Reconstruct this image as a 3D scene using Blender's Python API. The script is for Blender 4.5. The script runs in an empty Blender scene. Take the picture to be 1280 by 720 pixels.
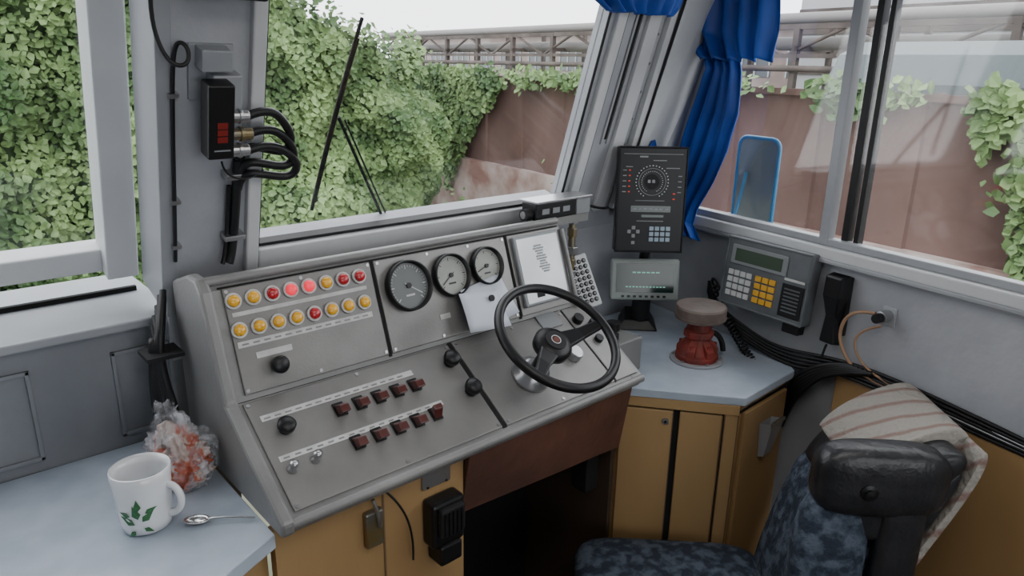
import bpy, bmesh, math, random
import numpy as np
from mathutils import Matrix, Vector, noise
random.seed(7); np.random.seed(7)
COL=bpy.context.scene.collection
# ------------------------------------------------------------------ materials
def mat(name,col,rough=.5,metal=0.,col2=None,scale=20.,detail=4.,bump=0.,bscale=None,spec=.5,emit=None,es=0.,lo=.35,hi=.65,stretch=None,coat=0.):
    m=bpy.data.materials.new(name);m.use_nodes=True;nt=m.node_tree;b=nt.nodes['Principled BSDF']
    b.inputs['Base Color'].default_value=(*col,1);b.inputs['Roughness'].default_value=rough;b.inputs['Metallic'].default_value=metal
    b.inputs['Specular IOR Level'].default_value=spec;b.inputs['Coat Weight'].default_value=coat
    tc=nt.nodes.new('ShaderNodeTexCoord');src=tc.outputs['Object']
    if stretch:
        mp=nt.nodes.new('ShaderNodeMapping');mp.inputs['Scale'].default_value=stretch;nt.links.new(src,mp.inputs[0]);src=mp.outputs[0]
    if col2:
        n=nt.nodes.new('ShaderNodeTexNoise');n.inputs['Scale'].default_value=scale;n.inputs['Detail'].default_value=detail
        r=nt.nodes.new('ShaderNodeValToRGB');r.color_ramp.elements[0].position=lo;r.color_ramp.elements[1].position=hi
        r.color_ramp.elements[0].color=(*col,1);r.color_ramp.elements[1].color=(*col2,1)
        nt.links.new(src,n.inputs['Vector']);nt.links.new(n.outputs['Fac'],r.inputs[0]);nt.links.new(r.outputs[0],b.inputs['Base Color'])
    if bump:
        n=nt.nodes.new('ShaderNodeTexNoise');n.inputs['Scale'].default_value=bscale or scale*3;n.inputs['Detail'].default_value=3
        bp=nt.nodes.new('ShaderNodeBump');bp.inputs['Strength'].default_value=bump;bp.inputs['Distance'].default_value=.01
        nt.links.new(src,n.inputs['Vector']);nt.links.new(n.outputs['Fac'],bp.inputs['Height']);nt.links.new(bp.outputs[0],b.inputs['Normal'])
    if emit:
        b.inputs['Emission Color'].default_value=(*emit,1);b.inputs['Emission Strength'].default_value=es
    return m
def glassmat(name,mixf=.06,tint=(1,1,1)):
    m=bpy.data.materials.new(name);m.use_nodes=True;nt=m.node_tree;nt.nodes.clear()
    o=nt.nodes.new('ShaderNodeOutputMaterial');t=nt.nodes.new('ShaderNodeBsdfTransparent');g=nt.nodes.new('ShaderNodeBsdfGlossy')
    t.inputs[0].default_value=(*tint,1);g.inputs['Roughness'].default_value=.05
    x=nt.nodes.new('ShaderNodeMixShader');x.inputs[0].default_value=mixf
    nt.links.new(t.outputs[0],x.inputs[1]);nt.links.new(g.outputs[0],x.inputs[2]);nt.links.new(x.outputs[0],o.inputs[0]);return m
M_con=mat('console_grey',(.165,.163,.162),.42,.2,(.225,.222,.218),6,8,.08,200)
M_plate=mat('plate_grey',(.165,.16,.155),.38,.3,(.235,.228,.22),7,10,.05,300)
M_gap=mat('gap_dark',(.012,.012,.012),.8,spec=.2)
M_wall=mat('wall_paint',(.27,.28,.305),.5,0,(.36,.37,.395),5,8,.12,60)
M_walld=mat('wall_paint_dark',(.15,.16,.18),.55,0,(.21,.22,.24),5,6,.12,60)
M_frame=mat('frame_white',(.44,.45,.47),.45,0,(.54,.55,.56),4,5,.05,60)
M_frame2=mat('frame_grey',(.25,.26,.28),.45,.1,(.33,.34,.36),4,5)
M_counter=mat('counter_top',(.32,.37,.44),.35,0,(.41,.46,.53),14,6,.03,100)
M_beige=mat('cabinet_beige',(.26,.155,.066),.5,0,(.38,.245,.11),3,9,.05,80,stretch=(1,1,.4))
M_beiged=mat('cabinet_edge',(.12,.07,.035),.6)
M_brown=mat('leatherette_brown',(.060,.026,.018),.5,0,(.13,.055,.035),8,5,.2,40)
M_black=mat('black_plastic',(.006,.006,.007),.4,spec=.35)
M_black2=mat('black_matte',(.012,.012,.013),.6,spec=.25)
M_rub=mat('rubber',(.008,.008,.009),.5,spec=.3)
M_white=mat('white_label',(.54,.54,.53),.5,0,(.42,.42,.41),60)
M_yel=mat('lamp_yellow',(.75,.38,.012),.3,coat=.5)
M_red=mat('lamp_red',(.42,.008,.016),.3,coat=.5)
M_redlit=mat('lamp_red_lit',(.8,.02,.05),.3,emit=(1,.04,.07),es=.7)
M_tog=mat('toggle_maroon',(.065,.009,.007),.35,coat=.3)
M_metal=mat('steel',(.42,.42,.43),.3,.9)
M_chrome=mat('chrome',(.7,.7,.7),.15,1.)
M_brass=mat('brass',(.26,.19,.08),.4,.8,(.2,.2,.18),30)
M_dial=mat('dial_white',(.34,.35,.32),.5,0,(.28,.29,.27),30)
M_dialb=mat('dial_dark',(.11,.12,.12),.4)
M_paper=mat('paper',(.58,.61,.69),.7)
M_glass=glassmat('window_glass',.04)
M_redp=mat('red_paint',(.20,.030,.022),.55,0,(.11,.028,.022),25,5,.3,50,spec=.3)
M_disc=mat('disc_brown',(.085,.062,.052),.5,0,(.13,.10,.085),30,4,.1,90)
M_radio=mat('radio_grey',(.085,.093,.10),.45,0,(.11,.12,.13),20)
M_key=mat('key_white',(.50,.51,.51),.5)
M_keyo=mat('key_orange',(.62,.34,.03),.5)
M_lcd=mat('lcd_green',(.05,.075,.05),.2)
M_lcd2=mat('lcd_dark',(.006,.022,.018),.15)
M_lcdt=mat('lcd_text',(.2,.5,.4),.4,emit=(.3,.8,.6),es=.3)
M_dsp=mat('display_black',(.006,.006,.008),.35,spec=.3)
M_dspg=mat('display_grey',(.20,.21,.22),.4)
M_bezel=mat('terminal_bezel',(.24,.27,.26),.45)
M_cur=mat('curtain_blue',(.005,.045,.28),.55,0,(.010,.085,.46),6,3)
M_floor=mat('floor_lino',(.04,.036,.032),.7,0,(.07,.06,.05),6,5)
M_ceil=mat('ceiling_paint',(.55,.55,.55),.7)
M_cable=mat('cable_black',(.009,.009,.010),.45,spec=.35)
M_cablet=mat('cable_tan',(.30,.18,.11),.5)
M_mug=mat('mug_ceramic',(.66,.67,.69),.15,coat=.5)
M_leafp=mat('mug_print_green',(.02,.10,.035),.4,0,(.04,.16,.05),200)
M_redd=mat('led_red',(.18,.012,.008),.4)
M_mblue=mat('mirror_blue',(.04,.20,.40),.4)
M_mirr=mat('mirror_glass',(.22,.25,.24),.25,.3)
# ------------------------------------------------------------------ builders
I=Matrix.Identity(4)
def frame(o,x,y,z):
    m=Matrix.Identity(4)
    for i,a in enumerate((x,y,z,o)):
        for j in range(3): m[j][i]=a[j]
    return m
def top(name,loc=(0,0,0)):
    e=bpy.data.objects.new(name,None);e.empty_display_size=.05;COL.objects.link(e);return e
def mk(name,vs,fs,m,M=I,parent=None,smooth=False,bevel=0,sub=0,solid=0):
    me=bpy.data.meshes.new(name)
    me.from_pydata([tuple(M@Vector(v)) for v in vs],[],fs);me.update()
    bm=bmesh.new();bm.from_mesh(me);bmesh.ops.recalc_face_normals(bm,faces=bm.faces);bm.to_mesh(me);bm.free()
    for x in (m if isinstance(m,list) else [m]): me.materials.append(x)
    if smooth:
        for p in me.polygons: p.use_smooth=True
    o=bpy.data.objects.new(name,me);COL.objects.link(o)
    if parent: o.parent=parent
    if solid:
        s=o.modifiers.new('s','SOLIDIFY');s.thickness=solid;s.offset=0
    if bevel:
        b=o.modifiers.new('b','BEVEL');b.width=bevel;b.segments=2;b.limit_method='ANGLE'
    if sub:
        b=o.modifiers.new('u','SUBSURF');b.levels=sub;b.render_levels=sub
    return o
BF=[(0,1,3,2),(4,6,7,5),(0,4,5,1),(2,3,7,6),(0,2,6,4),(1,5,7,3)]
def bxv(x0,x1,y0,y1,z0,z1): return [(x,y,z) for x in (x0,x1) for y in (y0,y1) for z in (z0,z1)]
def box(name,c,m,M=I,parent=None,bevel=.0):
    return mk(name,bxv(*c),BF,m,M,parent,bevel=bevel)
def boxes(name,cs,m,M=I,parent=None,bevel=0):
    vs=[];fs=[]
    for c in cs:
        k=len(vs);vs+=bxv(*c);fs+=[tuple(i+k for i in f) for f in BF]
    return mk(name,vs,fs,m,M,parent,bevel=bevel)
def lathev(prof,cx,cy,n=32):
    vs=[];fs=[]
    for r,z in prof:
        for i in range(n):
            a=2*math.pi*i/n;vs.append((cx+r*math.cos(a),cy+r*math.sin(a),z))
    for j in range(len(prof)-1):
        for i in range(n): fs.append((j*n+i,j*n+(i+1)%n,(j+1)*n+(i+1)%n,(j+1)*n+i))
    fs.append(tuple(range(n)));fs.append(tuple((len(prof)-1)*n+i for i in range(n)))
    return vs,fs
def lathe(name,prof,cx,cy,m,M=I,parent=None,n=32,smooth=False,bevel=0):
    vs,fs=lathev(prof,cx,cy,n)
    o=mk(name,vs,fs,m,M,parent,bevel=bevel)
    if smooth:
        for p in o.data.polygons:
            if len(p.vertices)==4:p.use_smooth=True
    return o
def cyls(name,items,m,M=I,parent=None,n=20,bevel=0):
    vs=[];fs=[]
    for (cx,cy,z0,z1,r) in items:
        v,f=lathev([(r,z0),(r,z1)],cx,cy,n);k=len(vs);vs+=v;fs+=[tuple(i+k for i in q) for q in f]
    return mk(name,vs,fs,m,M,parent,bevel=bevel)
def tube(name,pts,r,m,M=I,parent=None,cyclic=False,smooth=True,res=6):
    cu=bpy.data.curves.new(name,'CURVE');cu.dimensions='3D';cu.bevel_depth=r;cu.bevel_resolution=4;cu.resolution_u=res
    if smooth:
        sp=cu.splines.new('NURBS');sp.points.add(len(pts)-1);sp.order_u=min(4,len(pts));sp.use_endpoint_u=True
    else:
        sp=cu.splines.new('POLY');sp.points.add(len(pts)-1)
    for p,q in zip(sp.points,pts):
        w=M@Vector(q);p.co=(*w,1)
    sp.use_cyclic_u=cyclic;cu.use_fill_caps=True
    cu.materials.append(m);o=bpy.data.objects.new(name,cu);COL.objects.link(o)
    if parent:o.parent=parent
    return o
def poly(name,pts,z0,z1,m,M=I,parent=None,bevel=0):
    n=len(pts);vs=[(x,y,z0) for x,y in pts]+[(x,y,z1) for x,y in pts]
    fs=[tuple(range(n)),tuple(range(n,2*n))]+[(i,(i+1)%n,n+(i+1)%n,n+i) for i in range(n)]
    return mk(name,vs,fs,m,M,parent,bevel=bevel)
def torus(name,R_,r,c,m,M=I,parent=None,n=64,k=12):
    vs=[];fs=[]
    for i in range(n):
        a=2*math.pi*i/n
        for j in range(k):
            b=2*math.pi*j/k;rr=R_+r*math.cos(b);vs.append((c[0]+rr*math.cos(a),c[1]+rr*math.sin(a),c[2]+r*math.sin(b)))
    for i in range(n):
        for j in range(k): fs.append((i*k+j,i*k+(j+1)%k,((i+1)%n)*k+(j+1)%k,((i+1)%n)*k+j))
    return mk(name,vs,fs,m,M,parent,smooth=True)
def sq(name,c,h,m,M=I,parent=None,e1=.4,e2=.4,nu=40,nv=24):
    def p(x,e): return math.copysign(abs(x)**e,x)
    vs=[];fs=[]
    for i in range(nv+1):
        a=-math.pi/2+math.pi*i/nv
        for j in range(nu):
            b=2*math.pi*j/nu
            vs.append((c[0]+h[0]*p(math.cos(a),e1)*p(math.cos(b),e2),c[1]+h[1]*p(math.cos(a),e1)*p(math.sin(b),e2),c[2]+h[2]*p(math.sin(a),e1)))
    for i in range(nv):
        for j in range(nu): fs.append((i*nu+j,i*nu+(j+1)%nu,(i+1)*nu+(j+1)%nu,(i+1)*nu+j))
    o=mk(name,vs,fs,m,M,parent,smooth=True);return o
c33,s33=math.cos(math.radians(33)),math.sin(math.radians(33))
c70,s70=math.cos(math.radians(70.5)),math.sin(math.radians(70.5))
ML=frame((0,.957,.974),(1,0,0),(0,c33,s33),(0,-s33,c33))     # lower desk panel: x, -t, height
MU=frame((0,1.011,1.131),(1,0,0),(0,c70,s70),(0,-s70,c70))   # upper panel
MS=frame((1.339,0,0),(-.170,-.985,0),(0,0,1),(-.985,.170,0)) # side wall
MW=frame((0,1.0344,1.45),(1,0,0),(0,-.2923,.9563),(0,-.9563,-.2923)) # windscreen plane
def SY(y): return -y/.985
def WZ(z): return (z-1.45)/.9563
# ================================================================== ROOM SHELL
wf=top('wall_front')
boxes('wall_panels',[(.31,.452,WZ(.80),WZ(1.83),-.05,0),(1.143,1.60,WZ(1.06),WZ(1.83),-.03,0),(.452,1.143,WZ(1.64),WZ(1.83),-.03,0),(.452,1.143,WZ(1.06),WZ(1.16),-.05,0)],M_wall,MW,wf)
box('wall_lower_right',(1.0,1.56,1.15,1.17,.0,1.14),M_wall,parent=wf)
box('post_side',(.306,.312,WZ(1.06),WZ(1.83),-.115,.004),M_frame2,MW,wf,.002)
box('post_edge_trim',(.300,.322,WZ(1.09),WZ(1.83),-.002,.006),M_frame2,MW,wf,.002)
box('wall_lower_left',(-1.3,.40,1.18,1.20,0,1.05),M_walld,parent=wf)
pls=[]
for x0 in (.225,.03,-.165,-.36,-.555):
    x1=x0+.088
    pls+=[(x0,x0+.006,1.174,1.18,.868,1.012),(x1-.006,x1,1.174,1.18,.868,1.012),(x0,x1,1.174,1.18,1.006,1.012),(x0,x1,1.174,1.18,.868,.874)]
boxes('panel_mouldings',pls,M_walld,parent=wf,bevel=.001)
box('ledge',(-1.3,.33,1.165,1.46,1.045,1.06),M_frame2,parent=wf,bevel=.003)
boxes('ledge_gap',[(-1.3,.31,1.325,1.335,1.06,1.068)],M_gap,parent=wf)
w2=top('window_2')
boxes('frame',[(-1.3,.31,WZ(1.06),WZ(1.10),-.20,-.16),(-.60,-.56,WZ(1.10),WZ(1.7),-.19,-.16),(.258,.306,WZ(1.06),WZ(1.75),-.19,-.13),(-1.3,.31,WZ(1.66),WZ(1.83),-.20,-.16)],M_frame,MW,w2,.003)
box('pane',(-1.3,.27,WZ(1.10),WZ(1.66),-.172,-.168),M_glass,MW,w2)
w1=top('window_1')
box('pane',(.452,1.143,WZ(1.16),WZ(1.64),-.018,-.014),M_glass,MW,w1)
def ring(name,x0,x1,y0,y1,w,z0,z1,m,M,par,bev=.002,wb=None):
    wb=wb or w
    boxes(name,[(x0,x0+w,y0,y1,z0,z1),(x1-w,x1,y0,y1,z0,z1),(x0+w,x1-w,y1-w,y1,z0,z1),(x0+w,x1-w,y0,y0+wb,z0,z1)],m,M,par,bev)
ring('gasket',.446,1.149,WZ(1.158),WZ(1.646),.0055,-.016,.003,M_rub,MW,w1,.001)
ring('frame',.426,1.185,WZ(1.12),WZ(1.66),.021,-.01,.012,M_frame,MW,w1,.003,wb=.039)
tr=top('trim_1')
boxes('pillar_strips',[(1.185,1.20,WZ(1.12),WZ(1.8),0,.003),(1.262,1.30,WZ(1.12),WZ(1.8),0,.010),(1.325,1.345,WZ(1.12),WZ(1.8),0,.014)],M_frame,MW,tr,.002)
boxes('pillar_slit',[(1.234,1.243,WZ(1.29),WZ(1.56),0,.002),(1.201,1.203,WZ(1.12),WZ(1.8),0,.001)],M_gap,MW,tr)
boxes('slit_rim',[(1.226,1.232,WZ(1.28),WZ(1.57),0,.004),(1.245,1.251,WZ(1.28),WZ(1.57),0,.004)],M_frame2,MW,tr)
mk('corner_post',[(1.34,1.13,1.10),(1.55,1.13,1.10),(1.522,1.10,1.26),(1.34,1.10,1.16),(1.36,.90,1.83),(1.50,.90,1.83),(1.535,1.16,1.10),(1.50,1.0,1.83)],
   [(0,1,2,3),(3,2,5,4),(1,6,7,2),(2,7,5)],M_frame,parent=tr)
boxes('rivets',[(1.315,1.319,WZ(1.15+.06*i),WZ(1.155+.06*i),0,.003) for i in range(10)],M_frame2,MW,tr)
ws=top('wall_right')
SX0,SX1=SY(1.17),SY(-1.6)
box('wall_lower',(SX0,SX1,0,1.095,-.03,0),M_wall,MS,ws)
box('wall_header',(SX0,SX1,1.68,1.83,-.03,0),M_frame,MS,ws)
box('wall_rear_part',(SY(-.55),SX1,1.09,1.69,-.03,0),M_wall,MS,ws)
boxes('sill',[(SX0,SX1,1.075,1.10,-.02,.018)],M_frame,MS,ws,.004)
boxes('sill_lip',[(SX0,SX1,1.068,1.077,0,.022)],M_frame2,MS,ws,.002)
w3=top('window_3')
boxes('frame',[(SY(.655)-.010,SY(.655)+.010,1.10,1.68,-.02,.006),(SX0,SY(-.55),1.10,1.115,-.02,.004),(SX0,SY(-.55),1.665,1.68,-.02,.004)],M_frame2,MS,w3,.002)
boxes('sash_rail',[(SY(.625),SY(.612),1.10,1.68,-.03,-.01),(SY(.595)-.005,SY(.595)+.005,1.10,1.68,-.03,-.012)],M_rub,MS,w3)
mk('front_edge_frame',[(SY(1.10),1.10,0),(SY(1.13),1.10,0),(SY(.93),1.68,0),(SY(.90),1.68,0),(SY(1.10),1.10,.008),(SY(1.13),1.10,.008),(SY(.93),1.68,.008),(SY(.90),1.68,.008)],
   [(0,1,2,3),(4,5,6,7),(0,4,7,3),(1,5,6,2),(0,1,5,4)],M_frame2,MS,w3)
mk('front_fill',[(SY(1.12),1.10,0),(SY(1.19),1.10,0),(SY(1.19),1.68,0),(SY(.92),1.68,0)],[(0,1,2,3)],M_frame,MS,w3)
box('pane',(SX0,SY(-.55),1.11,1.67,-.016,-.013),M_glass,MS,w3)
box('floor',(-1.3,1.7,-1.6,1.18,-.04,0),M_floor)
box('ceiling',(-1.3,1.6,-1.6,1.0,1.83,1.86),M_ceil)
box('wall_left',(-1.32,-1.3,-1.6,1.5,0,1.83),M_wall)
wr=top('wall_rear')
boxes('wall_panels',[(-1.3,-.55,-1.62,-1.6,0,1.83),(.75,1.1,-1.62,-1.6,0,1.83),(-.55,.75,-1.62,-1.6,0,.75),(-.55,.75,-1.62,-1.6,1.7,1.83)],M_wall,parent=wr)
bl=top('side_locker')
box('panel',(SY(.57),SY(-.2),.0,.845,0,.020),M_beige,MS,bl,.003)
box('rail',(SY(.575),SY(-.2),.845,.857,0,.023),M_frame,MS,bl,.002)
# ================================================================== CONSOLE
con=top('control_console')
prof=[(.802,.845),(.796,.852),(.795,.868),(.957,.974),(1.012,1.131),(1.022,1.141),(1.05,1.142),(1.11,1.125),(1.12,.85)]
def prism(name,pr,x0,x1,m,parent,bevel=0,M=I):
    n=len(pr);vs=[(x0,y,z) for y,z in pr]+[(x1,y,z) for y,z in pr]
    fs=[tuple(range(n)),tuple(range(n,2*n))]+[(i,(i+1)%n,n+(i+1)%n,n+i) for i in range(n)]
    return mk(name,vs,fs,m,M,parent=parent,bevel=bevel)
prism('body',prof,.322,1.032,M_con,con,.002)
prism('body_right_end',[(.802,.845),(.795,.868),(.957,.974),(1.0,.985),(1.0,.85)],1.030,1.062,M_con,con,.003)
prism('cheek_left',[(.796,.851),(.786,.853),(.786,.872),(.950,.981),(1.003,1.133),(1.018,1.150),(1.052,1.150),(1.125,1.125),(1.125,.851)],.312,.331,M_con,con,.005)
tube('top_bead',[(.325,1.020,1.143),(1.03,1.020,1.143)],.007,M_con,parent=con,smooth=False)
tube('front_lip',[(.325,.797,.862),(1.06,.797,.862)],.008,M_con,parent=con,smooth=False)
tube('right_bead',[(1.032,.950,.978),(1.032,1.005,1.128)],.005,M_con,parent=con,smooth=False)
boxes('plates_lower',[(.338,.703,-.184,-.003,0,.003),(.713,.985,-.184,.0,0,.003),(.989,1.052,-.184,.0,0,.003)],M_plate,ML,con,.0015)
boxes('plates_gap_lower',[(.7035,.7125,-.186,.0,0,.0008),(.9855,.9885,-.186,0,0,.0008),(.334,1.02,.0005,.004,0,.0012)],M_gap,ML,con)
boxes('plates_upper',[(.345,.587,-.156,.001,0,.003),(.594,.879,-.156,.001,0,.003),(.886,1.022,-.156,.001,0,.003)],M_plate,MU,con,.0015)
boxes('plates_gap_upper',[(.5875,.5935,-.16,.003,0,.0008),(.8795,.8855,-.16,.003,0,.0008),(.34,1.025,.0015,.004,0,.001)],M_gap,MU,con)
boxes('label_strips',[(.352,.610,-.041,-.031,.003,.0038),(.350,.628,-.110,-.101,.003,.0038)],M_white,ML,con)
boxes('label_strips_upper',[(.350,.572,-.088,-.079,.003,.0038),(.352,.41,-.041,-.038,.003,.0035),(.373,.428,-.108,-.099,.003,.0038),(.352,.572,-.042,-.036,.003,.0036),(.70,.722,-.122,-.113,.003,.004)],M_white,MU,con)
mk_l=[(.356+.016*i,.366+.016*i,-.038,-.0355,.0038,.004) for i in range(15)]+[(.356+.017*i,.365+.017*i,-.107,-.1045,.0038,.004) for i in range(15)]
boxes('label_marks',mk_l,M_con,ML,con)
boxes('label_marks_upper',[(.356+.0165*i,.366+.0165*i,-.085,-.0825,.0038,.004) for i in range(13)],M_con,MU,con)
def lamps(cols,xs,t,nm):
    cyls('lamp_rings_'+nm,[(x,-t,.003,.007,.0122) for x in xs],M_white,MU,con,24,.001)
    for key,mm in (('y',M_yel),('r',M_red),('l',M_redlit)):
        it=[x for x,c in zip(xs,cols) if c==key]
        if it:
            vs=[];fs=[]
            for x in it:
                v,f=lathev([(.0092,.006),(.0085,.010),(.006,.012),(.002,.013)],x,-t,20);k=len(vs);vs+=v;fs+=[tuple(i+k for i in q) for q in f]
            mk('lamp_caps_%s_%s'%(nm,key),vs,fs,mm,MU,con,smooth=True)
xs=[.357+.0293*i for i in range(8)]
lamps('yyrllyrr',xs,.019,'row_a');lamps('yyyyryyy',[x-.0005 for x in xs],.062,'row_b')
def knob(nm,x,t,M,r=.013,h=.022):
    lathe(nm,[(r*.7,.003),(r*.75,.006),(r*.6,h*.4),(r,h*.55),(r*1.02,h*.85),(r*.8,h),(.001,h*1.02)],x,-t,M_black,M,con,28,True)
knob('knob_a',.400,.124,MU);knob('knob_b',.377,.063,ML);knob('knob_c',.684,.040,ML,.0145,.026);knob('knob_d',.688,.104,ML,.0145,.026)
for i,(x,t) in enumerate(((.360,.126),(.396,.124))):
    lathe('toggle_nut_%d'%i,[(.007,.003),(.007,.006),(.0045,.008),(.0045,.015),(.006,.017),(.006,.022),(.001,.0235)],x,-t,M_metal,ML,con,16,True)
vs=[];fs=[];bases=[]
for row,(x0,dx,t0) in enumerate(((.465,.0337,.060),(.464,.0352,.121))):
    for i in range(5):
        x=x0+dx*i;t=t0
        bases.append((x-.009,x+.009,-t-.012,-t+.012,.003,.006))
        flip=(row==1 and i==4)
        s=-1 if not flip else 1
        pts=[(-.007,-.010*1,.006),(.007,-.010,.006),(.007,.008,.006),(-.007,.008,.006),
             (-.008,-.009+s*.007,.022),(.008,-.009+s*.007,.022),(.008,.002+s*.005,.024),(-.008,.002+s*.005,.024)]
        k=len(vs);vs+=[(x+a,-t+b,c) for a,b,c in pts]
        fs+=[tuple(j+k for j in f) for f in [(0,1,2,3),(4,5,6,7),(0,1,5,4),(1,2,6,5),(2,3,7,6),(3,0,4,7)]]
mk('toggle_levers',vs,fs,M_tog,ML,con,bevel=.0015);boxes('toggle_bases',bases,M_black,ML,con,.001)
sc=[(x,y,.003,.0042,.003) for x in (.344,.52,.697,.72,.85,.978) for y in (-.009,-.178)]
cyls('screws_lower',sc,M_metal,ML,con,10)
cyls('screws_upper',[(x,y,.003,.0042,.0028) for x in (.350,.465,.582,.60,.70,.79,.873) for y in (-.004,-.150)],M_metal,MU,con,10)
def gauge(i,x,t,r,face,tick,ang):
    lathe('gauge_bezel_%d'%i,[(r,.003),(r*1.03,.006),(r*1.0,.018),(r*.93,.019),(r*.90,.007)],x,-t,M_black,MU,con,48,True)
    cyls('gauge_face_%d'%i,[(x,-t,.004,.008,r*.91)],face,MU,con,48)
    vs=[];fs=[]
    def seg(a,r0,r1,w,z=.0085):
        k=len(vs);ca,sa=math.cos(a),math.sin(a)
        for rr,ww in ((r0,-w),(r0,w),(r1,w),(r1,-w)): vs.append((x+ca*rr-sa*ww,-t+sa*rr+ca*ww,z))
        fs.append((k,k+1,k+2,k+3))
    for q in range(31):
        a=math.radians(225-9*q);seg(a,r*(.66 if q%5==0 else .74),r*.82,r*(.018 if q%5==0 else .009))
    seg(math.radians(ang),-r*.2,r*.68,r*.022,.0095)
    mk('gauge_ticks_%d'%i,vs,fs,tick,MU,con)
    cyls('gauge_hub_%d'%i,[(x,-t,.008,.011,r*.11)],M_black,MU,con,16)
    box('gauge_text_%d'%i,(x-r*.2,x+r*.2,-t-r*.42,-t-r*.34,.008,.0086),tick,MU,con)
gauge(0,.648,.051,.043,M_dialb,M_white,-35);gauge(1,.738,.049,.038,M_dial,M_black,215);gauge(2,.820,.046,.035,M_dial,M_black,200)
box('recorder_frame',(.893,1.013,-.142,-.004,.003,.012),M_dspg,MU,con,.003)
box('recorder_paper',(.899,1.007,-.136,-.010,.012,.0128),mat('recorder_sheet',(.40,.41,.42),.2,.3,(.52,.53,.54),8),MU,con)
rb=[]
for i in range(11):
    w_=.014*(.55+.45*math.sin(i*.9+.6)**2);xx=.950+.0012*i
    rb.append((xx-w_,xx+w_,-.030-.0052*i,-.0265-.0052*i,.0128,.0132))
boxes('recorder_trace',rb,M_dspg,MU,con)
boxes('recorder_footer',[(.925,.945,-.128,-.118,.0128,.0134),(.955,.985,-.126,-.123,.0128,.0132)],M_black2,MU,con)
box('name_plate',(.915,.965,-.035,.0,.003,.006),M_dspg,ML,con,.001)
cyls('push_knobs',[(1.005,-.035,.003,.016,.011),(1.035,-.055,.003,.016,.011),(1.02,-.09,.003,.012,.009)],M_black,ML,con,24,.001)
cyls('silver_knob',[(.935,-.105,.003,.020,.016)],M_metal,ML,con,28,.003)
boxes('panel_lines',[(.716,.982,-.0195,-.0185,.003,.0033),(.86,.861,-.18,-.13,.003,.0033)],M_con,ML,con)
# ---- control handwheel
cw=top('control_handwheel')
ax,at=.822,.115
lathe('collar',[(.036,.003),(.036,.010),(.028,.014),(.028,.026),(.016,.028)],ax-.005,-at,M_metal,ML,cw,40,True,)
cyls('column',[(ax,-at,.02,.10,.013)],M_black,ML,cw,24)
lathe('hub',[(.022,.070),(.034,.082),(.035,.096),(.029,.102),(.018,.105)],ax,-at,M_black,ML,cw,40,True)
cyls('hub_cap',[(ax,-at,.103,.1065,.020)],M_black2,ML,cw,32,.001)
cyls('hub_badge',[(ax,-at,.1065,.1072,.006)],M_redp,ML,cw,24);torus('hub_badge_ring',.0085,.0009,(ax,-at,.1068),M_white,ML,cw,24,6)
torus('rim',.108,.0083,(ax-.004,-at-.002,.120),M_black,ML,cw,96,16)
def spoke(nm,a):
    ca,sa=math.cos(a),math.sin(a)
    vs=[]
    for rr,w,z0,z1 in ((.02,.018,.086,.100),(.06,.012,.096,.107),(.106,.009,.114,.124)):
        for ww in (-w,w):
            for z in (z0,z1): vs.append((ax+ca*rr-sa*ww,-at+sa*rr+ca*ww,z))
    fs=[]
    for k in (0,4): fs+=[(k,k+1,k+5,k+4),(k+2,k+6,k+7,k+3),(k,k+4,k+6,k+2),(k+1,k+3,k+7,k+5)]
    fs+=[(0,2,3,1),(8,9,11,10)]
    mk(nm,vs,fs,M_black,ML,cw,bevel=.003)
spoke('spoke_a',math.radians(-2));spoke('spoke_b',math.radians(212))
# ---- papers
pp=top('paper_sheets')
def sheet(nm,x0,x1,y0,y1,z0,z1,rot,mm,n=6):
    cx,cy=(x0+x1)/2,(y0+y1)/2;vs=[];fs=[];c,s=math.cos(rot),math.sin(rot)
    for i in range(n+1):
        for j in range(n+1):
            x=x0+(x1-x0)*i/n-cx;y=y0+(y1-y0)*j/n-cy;z=z1+(z0-z1)*j/n+.004*math.sin(3*i/n+2*j/n)
            vs.append((cx+x*c-y*s,cy+x*s+y*c,z))
    for i in range(n):
        for j in range(n): fs.append((i*(n+1)+j,i*(n+1)+j+1,(i+1)*(n+1)+j+1,(i+1)*(n+1)+j))
    return mk(nm,vs,fs,mm,MU,pp,smooth=True,solid=.0006)
sheet('sheet_back',.750,.852,-.150,-.072,.012,.03,.14,M_paper);sheet('sheet_front',.732,.825,-.158,-.088,.020,.042,-.08,M_paper)
cyls('binder_clip',[(.80,-.105,.028,.032,.006)],M_black,MU,pp,12)
# ---- desk underside / front
cb=top('console_base_cabinet')
box('front_panel',(.315,.636,.822,.84,.0,.843),M_beige,parent=cb)
boxes('door_seams',[(.482,.485,.8205,.822,0,.843)],M_beiged,parent=cb)
box('steel_plate',(.553,.607,.818,.822,.808,.838),M_metal,parent=cb,bevel=.001)
cyls('plate_screws',[(.562,.8165,.81,.812,.002),(.598,.8165,.81,.812,.002)],M_black2,parent=cb)
box('hasp',(.448,.478,.810,.822,.755,.815),M_brass,parent=cb,bevel=.003)
tube('hasp_loop',[(.458,.806,.84),(.464,.800,.815),(.468,.806,.79)],.003,M_metal,parent=cb)
tube('lead',[(.48,.815,.845),(.50,.80,.82),(.525,.80,.78),(.527,.81,.70)],.0018,M_cable,parent=cb)
ps=top('power_socket')
box('body',(.553,.615,.790,.822,.712,.793),M_black,parent=ps,bevel=.006)
box('cover',(.560,.608,.778,.792,.735,.788),M_black2,parent=ps,bevel=.005)
box('lower_block',(.563,.606,.785,.822,.680,.716),M_black,parent=ps,bevel=.004)
boxes('ribs',[(.565+.008*i,.568+.008*i,.775,.780,.74,.78) for i in range(5)],M_black,parent=ps)
kp=top('knee_panel')
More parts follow.
